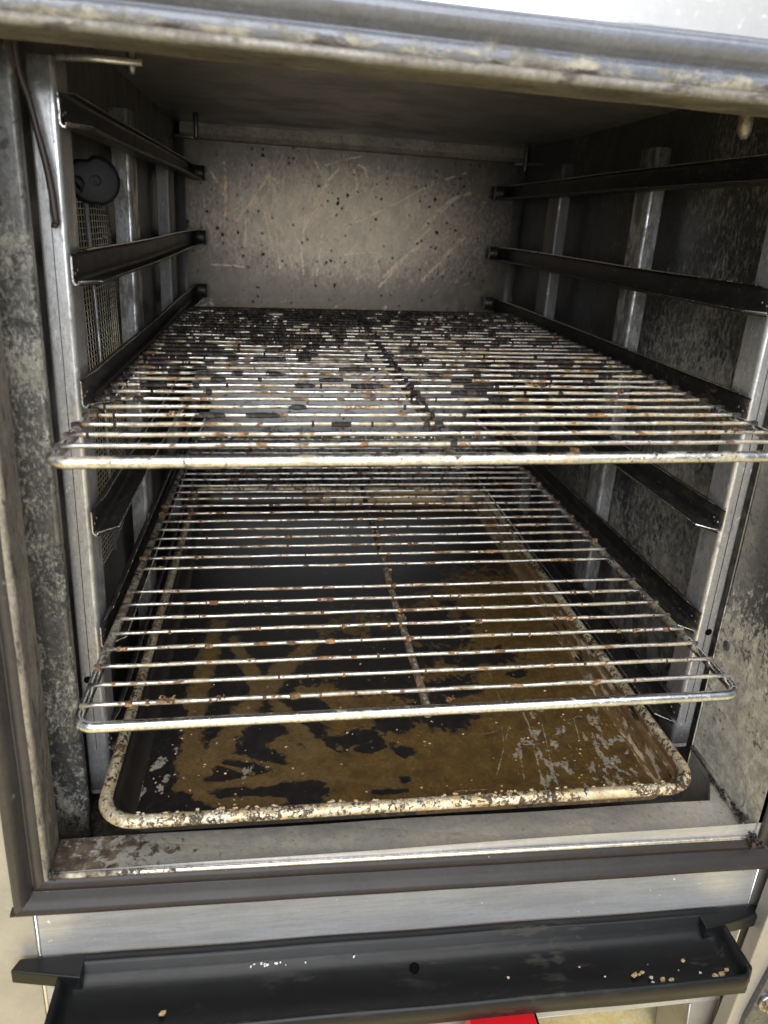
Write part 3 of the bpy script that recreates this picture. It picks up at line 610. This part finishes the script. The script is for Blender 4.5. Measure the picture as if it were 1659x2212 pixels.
# ------------------------------------------------------------------ rack ladders
LV = (.0412, .1378, .2330, .3291, .4112, .5055)
def ladder(side, label):
    """side -1 left, +1 right; web face at x = XA, material outside of it"""
    if side < 0: XA = .0204; mx = lambda x: XA-x      # x measured outwards from the web face
    else: XA = .5223; mx = lambda x: XA+x
    t = thing('rack_ladder', label, 'rack holder', (XA, .0714, .03), 'rack ladders on both side walls')
    f = lambda a, b, z: (mx(a), b, z)
    ztop = .5475 if side < 0 else .552; zbot = .012 if side > 0 else -.005
    # front post
    m = MB(); pr = [(.0175, .078), (.0170, .0722), (.0158, .0714), (.0030, .0714), (.0012, .0722), (.0002, .0745), (0, .080), (0, .097)]
    m.sheet(pr, -.0012, f, zbot+.004, ztop-.003, 24, smooth=True)
    m.sheet([(p[0]*.98+.0002, p[1]) for p in pr[1:6]], -.0012, f, zbot, zbot+.0045, 1)
    m.build('post', MT['post'], t)
    for y0, y1 in ((.292, .326), (.542, .582)):
        m = MB(); pr = [(.016, y0+.0008), (.0030, y0), (.0008, y0+.0010), (0, y0+.003), (0, y1-.003), (.0008, y1-.001), (.003, y1), (.016, y1)]
        m.sheet(pr, -.0012, f, zbot, ztop-.004, 12, smooth=True); m.build('post', MT['post'], t)
    for i, z in enumerate(LV):
        zz = z + (0 if side > 0 else -.0005)
        m = MB()
        pr = [(-.0180, .0026), (-.0165, .0010), (-.0140, .0003), (-.0045, 0), (-.0022, .0007), (-.0010, .0024), (-.0008, .0050), (-.0008, .0185), (-.0014, .0208), (-.0030, .0222), (-.0062, .0226)]
        yy1 = .768; wob = random.uniform(0, 6)
        def g(a, b, tt):
            e = max(0, .009-(tt-.068))/.009; c_ = 1-math.sqrt(max(0, 1-e*e))
            a2 = -.0008+(a+.0008)*(1-.75*c_) if a < -.005 and b < .01 else a          # rounded front corner of the ledge
            if b > .02:
                f_ = min(1, max(0, (tt-.072)/.016)); b = .0195+(b-.0195)*f_; a2 = a2*f_-.0008*(1-f_)
            return (mx(a2)+.0003*math.sin(tt*17+wob), tt, zz+b+.0005*math.sin(tt*11+wob))
        m.sheet(pr, .0010, g, .068, yy1, 60, mie=1, smooth=True)
        gd = m.build('guide', [MT['guide'], MT['cutedge']], t)
        m = MB()
        for yy in (.074, .080):
            m.blob((mx(-.0020), yy, zz+.008+(yy-.074)*.3), .0004, .0010, .0010, seg=8, rings=5, jit=.05)
        m.build('rivet', MT['post'], gd)
        m = MB(); ar = [(0, yy1-.012), (-.0004, yy1-.002), (-.002, yy1+.004), (-.005, yy1+.0075), (-.009, yy1+.009), (-.0175, yy1+.0095), (-.0205, yy1+.0075), (-.0215, yy1+.002)]
        m.sheet([(p[0]-.0009, p[1]) for p in ar], .0012, lambda a, b, t: (mx(a), b, t), zz+.0005, zz+.0215, 1, smooth=True)
        m.build('end_stop', MT['guide'], gd)
    if side < 0:
        m = MB(); m.tube([(mx(-.0005), .0735, .5445), (.045, .0735, .5452), (.0705, .0730, .5450)], .0021, 8); m.build('hook_rod', MT['post'], t)
        m = MB(); m.tube([(mx(.008), .668, .5565), (.030, .668, .5562), (.0475, .668, .5555)], .0021, 8); m.build('hook_rod', MT['post'], t)
    else:
        m = MB(); m.tube([(mx(.045-.0), .708, .560), (.530, .708, .5575), (.508, .708, .5565)], .0021, 8); m.build('hook_rod', MT['post'], t)
    m = MB(); sx_ = mx(.0095); m.box((sx_-.0002, .07105, .04), (sx_+.0002, .0712, .49)); m.build('weld_line', MT['dark'], t)
    # small holes
    hz = .136 if side > 0 else .1075
    m = MB(); hx = mx(.0115); m.loft([[(hx+.0033*math.cos(a), .0711, hz+.0033*math.sin(a)) for a in [2*math.pi*i/16 for i in range(16)]]]*2+[[(hx, .0711, hz)]*16], smooth=False)
    m.build('hole', MT['dark'], t)
    return t
ladder(-1, 'left steel rack ladder beside the fan guard, with six dark guide channels')
ladder(1, 'right steel rack ladder against the speckled wall, with six dark guide channels')

# ------------------------------------------------------------------ wire racks
def wire_rack(key, loc, rot, label, mrod, mframe, skip, ncrust, msp):
    random.seed(hash(key) % 7+11 if False else (21 if key == 'A' else 33))
    t = thing('wire_rack', label, 'oven rack', (0, 0, 0), 'wire racks in the oven')
    t.location = loc; t.rotation_euler = rot
    Wd, D, s, g = .46, .66, .022, .0173
    m = MB(); m.tube([(x, y, 0) for x, y in rrect(0, 0, Wd, D, .011, 6)], .0036, 12, closed=True, jit=.02)
    # denser points along the straight sides for slight irregularity
    m.build('frame', mframe, t)
    m = MB(); m.tube([(Wd/2+.0006*math.sin(y*30), y, -.0034) for y in [D*i/60 for i in range(61)]], .0029, 10, jit=.10); m.build('spine', msp, t)
    rods = []
    for i in range(29):
        if i in skip: continue
        y = g+i*s; b = random.uniform(-.0006, .0006); k = 40
        m = MB(); m.tube([(-.0012+(Wd+.0036)*j/k, y+b*math.sin(math.pi*j/k), .0040+.0004*math.sin(j*.9+i)*.4) for j in range(k+1)], .00155, 8, jit=.05)
        m.build('rod', mrod, t); rods.append(y)
    m = MB()
    def sleeve(x, y, L, h, thick=1.):
        k = max(4, int(L/.0011)); ph = random.uniform(0, 50); oy = random.uniform(-.0004, .0004); base = len(m.v); n_ = 7; vs = []
        for q in range(k+1):
            u = q/k; env = math.sin(math.pi*min(max(u, .04), .96))**.5
            for w in range(n_):
                an = 2*math.pi*w/n_; nn = mnoise.noise(Vector((ph+q*.55, math.cos(an)*1.1, math.sin(an)*1.1)))
                r = .00132+.00030*env+(h*env)*(.25+1.2*max(0, nn+.35))
                vs.append((x+(u-.5)*L, y+oy+math.cos(an)*r*1.15, .0040+math.sin(an)*r*thick*(1.0 if math.sin(an) > 0 else 1.15)))
        fs = [(q*n_+w, q*n_+(w+1) % n_, (q+1)*n_+(w+1) % n_, (q+1)*n_+w) for q in range(k) for w in range(n_)]
        m.add(vs, fs, 0, False)
    for j in range(ncrust):
        y = random.choice(rods); fy = y/D
        if key == 'A':
            if random.random() > .04+.95*fy**1.2: continue
            x = random.betavariate(.8, 1.6)*Wd if fy < .5 else random.betavariate(.9, 1.2)*(Wd-.02)+.01
            L = random.choice([.002, .003, .005, .009, .016, .026])*random.uniform(.7, 1.3)*(.6+.7*fy); h = random.uniform(.0002, .0010)*(.6+.6*fy)
        else:
            x = random.uniform(.005, Wd-.005); L = random.choice([.0015, .002, .003, .006])*random.uniform(.7, 1.3); h = random.uniform(.0001, .0006)
        if x-L/2 < 0 or x+L/2 > Wd: continue
        sleeve(x, y, L, h)
        if random.random() < .12: m.blob((x+random.uniform(-L/2, L/2), y+random.uniform(-.0015, .0015), .0030), L*.2+.0008, h+.0005, h+.0008, jit=.5)
    for y in rods:      # grease baked where the rods cross the frame and the spine
        for x in (.0, Wd, Wd/2):
            if random.random() < (.9 if key == 'A' else .25): sleeve(x, y, random.uniform(.003, .008), random.uniform(.0003, .0011))
    if key == 'A':   # crust gathered over the spine and thick patches in the far half
        for j in range(130):
            y = random.uniform(.05, D); w = .004+.010*(y/D)
            m.blob((Wd/2+random.gauss(0, w*.5), y, .002+random.uniform(-.001, .002)), random.uniform(.001, .0045), random.uniform(.001, .003), random.uniform(.0012, .0024), jit=.45)
        for j in range(200):
            cx_, cy_ = random.choice([(.10, .56), (.17, .60), (.24, .58), (.30, .60), (.07, .47), (.20, .50), (.13, .40), (.34, .50), (.42, .58)])
            x = cx_+random.gauss(0, .035); y = min(max(cy_+random.gauss(0, .03), .3), D)
            if not 0 < x < Wd: continue
            yy = min(rods, key=lambda q: abs(q-y))
            sleeve(x, yy, random.uniform(.006, .024), random.uniform(.0006, .0018)); (m.blob((x, yy+random.gauss(0, .002), .0036), random.uniform(.002, .006), random.uniform(.002, .005), random.uniform(.0010, .0018), jit=.4) if random.random() < .4 else None)
    else:
        for j in range(60):
            y = random.uniform(.02, D); m.blob((Wd/2+random.gauss(0, .002), y, -.001), random.uniform(.0008, .002), random.uniform(.001, .003), .0014, jit=.4)
    o = m.build('charred_residue', MT['char'] if key == 'A' else MT['crust'], t); o['kind'] = 'stuff'
    # a few fibrous brown scraps
    m = MB()
    sc = [(.055, g, .006, 26), (.088, g, .003, 14), (.245, .004, .003, 8), (.02, g+s*9, .003, 10), (.36, g+s*4, .003, 8)] if key == 'B' else \
         [(.055, g+s*3, .006, 18), (.34, g+s*7, .008, 30), (.40, g+s*6, .004, 14), (.17, g+s, .003, 8), (.30, 0.001, .003, 8), (.43, g+s, .006, 12)]
    for x, y, sz, nn in sc:
        for j in range(nn):
            a = random.uniform(0, 6.28); L = random.uniform(.4, 1.)*sz
            p = Vector((x+random.gauss(0, sz*.5), y+random.gauss(0, .001), .0045+random.uniform(-.001, .0015)))
            q = p+Vector((math.cos(a)*L*.7, math.sin(a)*L*.35, random.uniform(-.1, .8)*L*.6))
            m.tube([p, (p+q)/2+Vector((0, 0, .0006)), q], .0005, 4, rad=[.0008, .0006, .0001])
        for j in range(5): m.blob((x+random.gauss(0, sz*.4), y, .0045), sz*.35, .0016, .0013, jit=.5)
    o = m.build('food_scrap', MT['crust'], t); o['kind'] = 'stuff'
    return t
wire_rack('A', (.0307, -.0431, .3280), (.0033, -.0220, -.0008), 'upper wire rack thickly crusted with black residue, reaching out furthest to the front', MT['rackA'], MT['frameA'], (), 1250, MT['spine'])
wire_rack('B', (.0284, -.0333, .1454), (-.0093, -.0165, -.0071), 'lower wire rack with one cross rod missing, directly above the baking pan', MT['rackB'], MT['frameB'], (8,), 260, MT['spine'])

# ------------------------------------------------------------------ baking pan
random.seed(8)
pan = thing('baking_pan', 'deep rectangular baking pan with burnt brown floor and flaking cream rim, below both racks', 'baking pan', (.26, .31, .029))
px0, px1, py0, py1, pz = .0288, .4922, -.0235, .640, .0545
def ploop(ins, dz, n=10):
    return [(x, y, pz+dz+.0009*(x-.26)*0) for x, y in rrect(px0+ins, py0+ins, px1-ins, py1-ins, max(.030-ins*.75, .012), n)]
m = MB(); m.loft([ploop(.004, -.0060), ploop(.001, -.0052), ploop(-.0004, -.0028), ploop(.0002, -.0002), ploop(.0022, .0018), ploop(.0050, .0024), ploop(.0076, .0012), ploop(.0090, -.0020)], smooth=True)
m.build('rim', MT['rim'], pan)
m = MB(); m.loft([ploop(.0090, -.0020), ploop(.0125, -.0120), ploop(.0160, -.0205), ploop(.0190, -.0235), ploop(.0240, -.0246), ploop(.045, -.0248)], smooth=True)
m.loft([ploop(.004, -.0060), ploop(.0115, -.0060), ploop(.0135, -.0120), ploop(.0180, -.0260), ploop(.0240, -.0268)], smooth=True, cap1=True)
m.build('side_wall', MT['pan_in'], pan)
fz = pz-.0246
m = MB(); m.grid(lambda u, v: (px0+.022+u*(px1-px0-.044), py0+.022+v*(py1-py0-.044), fz+.0002+.0007*math.sin(u*7)*math.sin(v*9)*min(1, u*20, (1-u)*20, v*20, (1-v)*20)), 380, 500)
pf = m.build('pan_floor', MT['panfloor'], pan)
WIPE = [([(0.086, 0.04), (0.084, 0.096), (0.084, 0.158), (0.085, 0.218), (0.09, 0.275)], 13), ([(0.089, 0.043), (0.108, 0.071), (0.125, 0.115), (0.149, 0.162), (0.187, 0.227)], 14), ([(0.089, 0.073), (0.139, 0.059), (0.176, 0.044), (0.206, 0.035), (0.251, 0.027)], 6), ([(0.093, 0.033), (0.139, 0.037), (0.18, 0.042)], 7), ([(0.107, 0.059), (0.137, 0.046)], 3), ([(0.16, 0.079), (0.181, 0.055), (0.188, 0.046)], 14), ([(0.11, 0.245), (0.131, 0.19), (0.153, 0.14), (0.174, 0.095), (0.207, 0.049)], 9), ([(0.127, 0.188), (0.14, 0.132)], 5), ([(0.097, 0.024), (0.12, 0.016), (0.154, 0.012)], 7), ([(0.117, 0.02), (0.161, 0.015)], 5), ([(0.214, 0.047), (0.255, 0.048)], 5), ([(0.179, 0.152), (0.219, 0.141), (0.234, 0.116)], 9)]
SCR = [[(0.387, 0.106), (0.387, 0.085), (0.381, 0.052), (0.377, 0.026), (0.375, 0.008)], [(0.402, 0.097), (0.397, 0.07), (0.389, 0.029), (0.387, 0.007)], [(0.401, 0.07), (0.405, 0.037)], [(0.439, 0.098), (0.423, 0.091)], [(0.373, 0.171), (0.372, 0.123)], [(0.389, 0.17), (0.389, 0.122), (0.388, 0.088)], [(0.422, 0.107), (0.42, 0.078)], [(0.443, 0.074), (0.44, 0.048), (0.438, 0.035)], [(0.42, 0.061), (0.422, 0.04), (0.421, 0.025)], [(0.367, 0.051), (0.361, 0.023)], [(0.363, 0.065), (0.407, 0.063)], [(0.356, 0.063), (0.339, 0.029)], [(0.338, 0.079), (0.359, 0.085)], [(0.362, 0.09), (0.357, 0.068)], [(0.369, 0.089), (0.36, 0.072)], [(0.292, 0.014), (0.327, 0.015)], [(0.415, 0.061), (0.41, 0.032)], [(0.434, 0.095), (0.428, 0.068)]]
PALE = [(0.438, 0.039, .010), (0.438, 0.017, .012), (0.395, 0.053, .007), (0.367, 0.056, .005), (0.393, 0.027, .007), (0.386, 0.073, .005), (0.452, 0.056, .006), (.450, .08, .006), (.455, .11, .006), (.45, .03, .006), (.135, .05, .004), (.058, .06, .006), (.060, .035, .005), (.42, .085, .004), (.405, .11, .004)]
BLK = [(.225, .082, .024, .011), (.240, .070, .016, .010), (.176, .033, .026, .006), (.15, .047, .02, .006), (.306, .108, .040, .020), (.268, .100, .022, .013), (.266, .062, .010, .008), (.382, .200, .030, .018), (.315, .150, .04, .02), (.25, .2, .10, .06), (.33, .26, .05, .05), (.40, .165, .012, .008), (.255, .03, .012, .004), (.245, .018, .014, .003), (.17, .1, .03, .012)]
def pp(co):
    P = np.stack([co[:, 0]+.26, co[:, 1]+.31], 1); x, y = P[:, 0], P[:, 1]
    nz = np.array([mnoise.fractal(Vector((a*30, b*30, 3.)), .8, 2., 4) for a, b in P])
    nz2 = np.array([mnoise.fractal(Vector((a*110, b*70, 7.)), .9, 2., 4) for a, b in P])
    R = np.clip((.205-x)/.05+.35+nz*.8+(y-.05)*1.5*(x < .25), 0, 1)
    for cx_, cy_, rx, ry in BLK:
        d = np.hypot((x-cx_)/rx, (y-cy_)/ry); R = np.maximum(R, np.clip(1.5-d+nz*.55, 0, 1))
    R = np.maximum(R, np.clip((y-.22)/.12-np.clip((x-.30)/.1, 0, .9), 0, .85))
    G = np.zeros(len(P))
    for pts, w in WIPE:
        d = segd(P, smooth_line(pts)); st_ = .12*np.sin(d*2600+nz*4)
        G = np.maximum(G, np.clip(1.32-d/(w*.0009)+nz*.65+st_, 0, 1))
    R = R*(1-.85*G)-.12*G
    B = np.zeros(len(P))
    for pts in SCR:
        d = segd(P, smooth_line(pts)); B = np.maximum(B, np.clip(1.3-d/.0007+nz*.7, 0, .95))
    for cx_, cy_, r in PALE:
        d = np.hypot(x-cx_-(y-cy_)*.5, (y-cy_)*.6)/r; B = np.maximum(B, np.clip(.75-d*.30+nz2*1.5, 0, .85)*(d < 2.4))
    return np.stack([R, G*(R < 2), B], 1)
paint(pf, pp)
m = MB()
for i in range(110):
    x = random.uniform(px0+.03, px1-.03); y = py0+.025+abs(random.gauss(0, .10)); r = random.uniform(.0003, .0010)
    m.blob((x, y, fz+.0006), r*1.4, r, r*.7)
for i in range(140):
    u = random.random(); x = px0+.03+u*(px1-px0-.06); m.blob((x, py0+.005+random.uniform(-.004, .004), pz+.0015), random.uniform(.0006, .0022), random.uniform(.0005, .0014), .0006)
o = m.build('stuck_crumbs', MT['crumb'], pan); o['kind'] = 'stuff'

# ------------------------------------------------------------------ drip tray
tray = thing('drip_tray', 'long black plastic drip tray hanging below the door gasket, crumbs in its right end', 'drip tray', (.27, -.03, -.10))
def tz(x): return -.0105*(x/.55)
TS = [(-.0285, .0000), (-.0345, .0010), (-.0365, -.0010), (-.0385, -.0070), (-.0415, -.0102), (-.0450, -.0124), (-.0490, -.0136), (-.0540, -.0150), (-.0640, -.0166), (-.0760, -.0168), (-.0800, -.0155), (-.0822, -.0110), (-.0835, -.0020), (-.0850, -.0008), (-.0868, -.0016), (-.0875, -.0060), (-.0880, -.0165), (-.0860, -.0180), (-.0600, -.0195), (-.0350, -.0170), (-.0300, -.0080)]
NT = 60; m = MB()
xa, xb = .0035, .5245
def tend(u):   # 0 at the ends, 1 in the middle
    return max(0, min(1, (u-.005)/.017, (1-u-.005)/.017))
loops = []
us = [0, .002, .006, .010, .016, .022, .03] + [.03+.94*i/NT for i in range(1, NT)] + [.97, .978, .984, .990, .994, .998, 1]
for u in us:
    x = xa+(xb-xa)*u; k = tend(u); e = math.sin(k*math.pi/2); L = []
    for j, (y, z) in enumerate(TS):
        yy, zz = y, z
        if j >= 3 and j <= 12:      # the basin rises to the rim at both ends
            zz = z*e + (-.0012)*(1-e) if True else z
            yy = y
        if j >= 9: yy = y + (.007*(1-math.sin(min(1, k*1.6)*math.pi/2)))      # rounded front corners
        ztop = -.0585+tz(x)
        L.append((x, yy, ztop+zz+.0004*math.sin(x*40)))
    loops.append(L)
m.loft(loops, closed=True, smooth=True, cap0=True, cap1=True)
m.build('basin', MT['tray'], tray)
for x0, x1 in ((-.030, .020), (.505, .5690)):      # ears
    m = MB(); a = -.0585
    pts = [(x0, -.0300), (x1, -.0300), (x1, -.0480 if x0 < 0 else -.0520), (x0+(0 if x0 < 0 else 0), -.0440)]
    h0 = .0125
    if x0 < 0: P = [(x0+.004, -.029), (x1, -.029), (x1, -.047), (x0, -.038)]
    else: P = [(x0, -.029), (x1-.004, -.029), (x1, -.038), (x0, -.047)]
    tp = [(x, y, a+tz(x)+.0012-(.008*abs(x-(x1 if x0 < 0 else x0))/.05 if False else 0)) for x, y in P]
    m.add(tp+[(x, y, z-h0) for x, y, z in tp], [(3, 2, 1, 0), (4, 5, 6, 7), (0, 1, 5, 4), (1, 2, 6, 5), (2, 3, 7, 6), (3, 0, 4, 7)])
    m.build('ear', MT['tray'], tray, .0015)
m = MB(); c0 = (.2625, -.0500, -.0585+tz(.26)-.0132)
m.loft([[(c0[0]+r*math.cos(a), c0[1]+r*.8*math.sin(a), c0[2]+h+r*math.sin(a)*.55*1.0) for a in [2*math.pi*i/16 for i in range(16)]] for r, h in ((.0038, .0007), (.0034, .0009), (.0030, -.0002))], cap1=True, smooth=False)
m.build('drain_hole', MT['dark'], tray)
m = MB(); random.seed(5)
for x, n_, sd in ((.17, 9, .02), (.155, 6, .01)):
    for i in range(n_): m.blob((x+random.gauss(0, sd), -.041+random.uniform(-.002, .002), -.0585+tz(x)-.0085), random.uniform(.0004, .0013), random.uniform(.0004, .001), random.uniform(.0005, .0012), mi=1)
for i in range(9):
    x = min(max(random.gauss(.43, .06), .03), .51); y = random.uniform(-.074, -.056); r = random.uniform(.0003, .0012)
    m.blob((x, y, -.0585+tz(x)-.0150-.0008*(y < -.064)), r*1.4, r, r*.8, mi=random.choice([0, 0, 1]))
for x, y, r in ((.455, -.073, .0018), (.447, -.071, .0013), (.463, -.074, .0015), (.078, -.066, .0022), (.48, -.06, .0014), (.435, -.068, .0018), (.442, -.0665, .0012), (.50, -.074, .002), (.505, -.073, .002), (.512, -.07, .0015)):
    m.blob((x, y, -.0585+tz(x)-.0150), r*1.3, r, r*.6, jit=.5)
o = m.build('tray_crumbs', [MT['crumb'], MT['crumbw']], tray); o['kind'] = 'stuff'

# ------------------------------------------------------------------ probe cable in front of the left ladder
m = MB(); cp = smooth_line([(.0050, .050, .5600), (.0045, .055, .5350), (.0076, .060, .5180), (.0105, .062, .5000), (.0133, .062, .4850), (.0150, .063, .4690), (.0159, .064, .4490)], 6)
m.tube(cp, .0022, 10); m.tube([(.0159, .064, .4500), (.0150, .064, .4482), (.0136, .0645, .4487)], .0020, 8)
o = m.build('probe_cable', MT['cable']); o['label'] = 'thin dark cable hanging down the front post of the left ladder'; o['category'] = 'cable'
# ------------------------------------------------------------------ door edge with hinge at the lower right
m = MB(); m.loft([[(.5590, -.0500, .0), (.70, -.050, .0), (.70, -.035, .0), (.5605, -.035, .0)], [(.5480, -.0500, -.1850), (.70, -.050, -.185), (.70, -.035, -.185), (.5495, -.035, -.1850)], [(.5400, -.0500, -.298), (.70, -.050, -.298), (.70, -.035, -.298), (.5415, -.035, -.298)]], cap0=True, cap1=True, smooth=False)
door = m.build('hinged_door', MT['panel_side'], oven, .0015)
m = MB(); m.loft([[(x, y_, z) for x, z in ((.5700, -.1130), (.5760, -.1060), (.64, -.1060), (.64, -.297), (.5570, -.297), (.5600, -.1700))] for y_ in (-.0505, -.0555)], cap0=True, cap1=True, smooth=False)
m.build('hinge_plate', MT['hinge'], door, .001)
m = MB(); m.tube([(.5745, -.0555, -.150), (.5745, -.0580, -.150)], .0085, 20); m.tube([(.5745, -.0580, -.150), (.5745, -.0640, -.150)], .0055, 6); m.build('bolt', MT['bolt'], door)
m = MB(); m.tube([(.5800, -.0555, -.128), (.5800, -.0570, -.128)], .0062, 20); m.build('screw', MT['seam'], door)
# ------------------------------------------------------------------ red container and floor
red = thing('red_container', 'red plastic container edge below the black drip tray', 'container', (.345, -.052, -.30))
m = MB(); L = [rrect(.3095, -.115, .3625, -.045, .005, 4)]
m.loft([[(x, y, z) for x, y in L[0]] for z in (-.30, -.1290)], cap0=True, cap1=True, smooth=False); m.build('body', MT['red'], red, .001)
m = MB(); m.box((.3245, -.1155, -.25), (.3252, -.1148, -.13)); m.build('mould_line', MT['dark'], red)
m = MB(); m.box((.3627, -.112, -.30), (.3645, -.048, -.1300)); m.build('end_cap', MT['dark'], red, .0005)
m = MB(); m.add([(-6, -6, -.30), (6, -6, -.30), (6, 6, -.30), (-6, 6, -.30)], [(0, 1, 2, 3)])
o = m.build('floor', MT['floor']); o['kind'] = 'structure'; o['label'] = 'yellow floor under the oven'
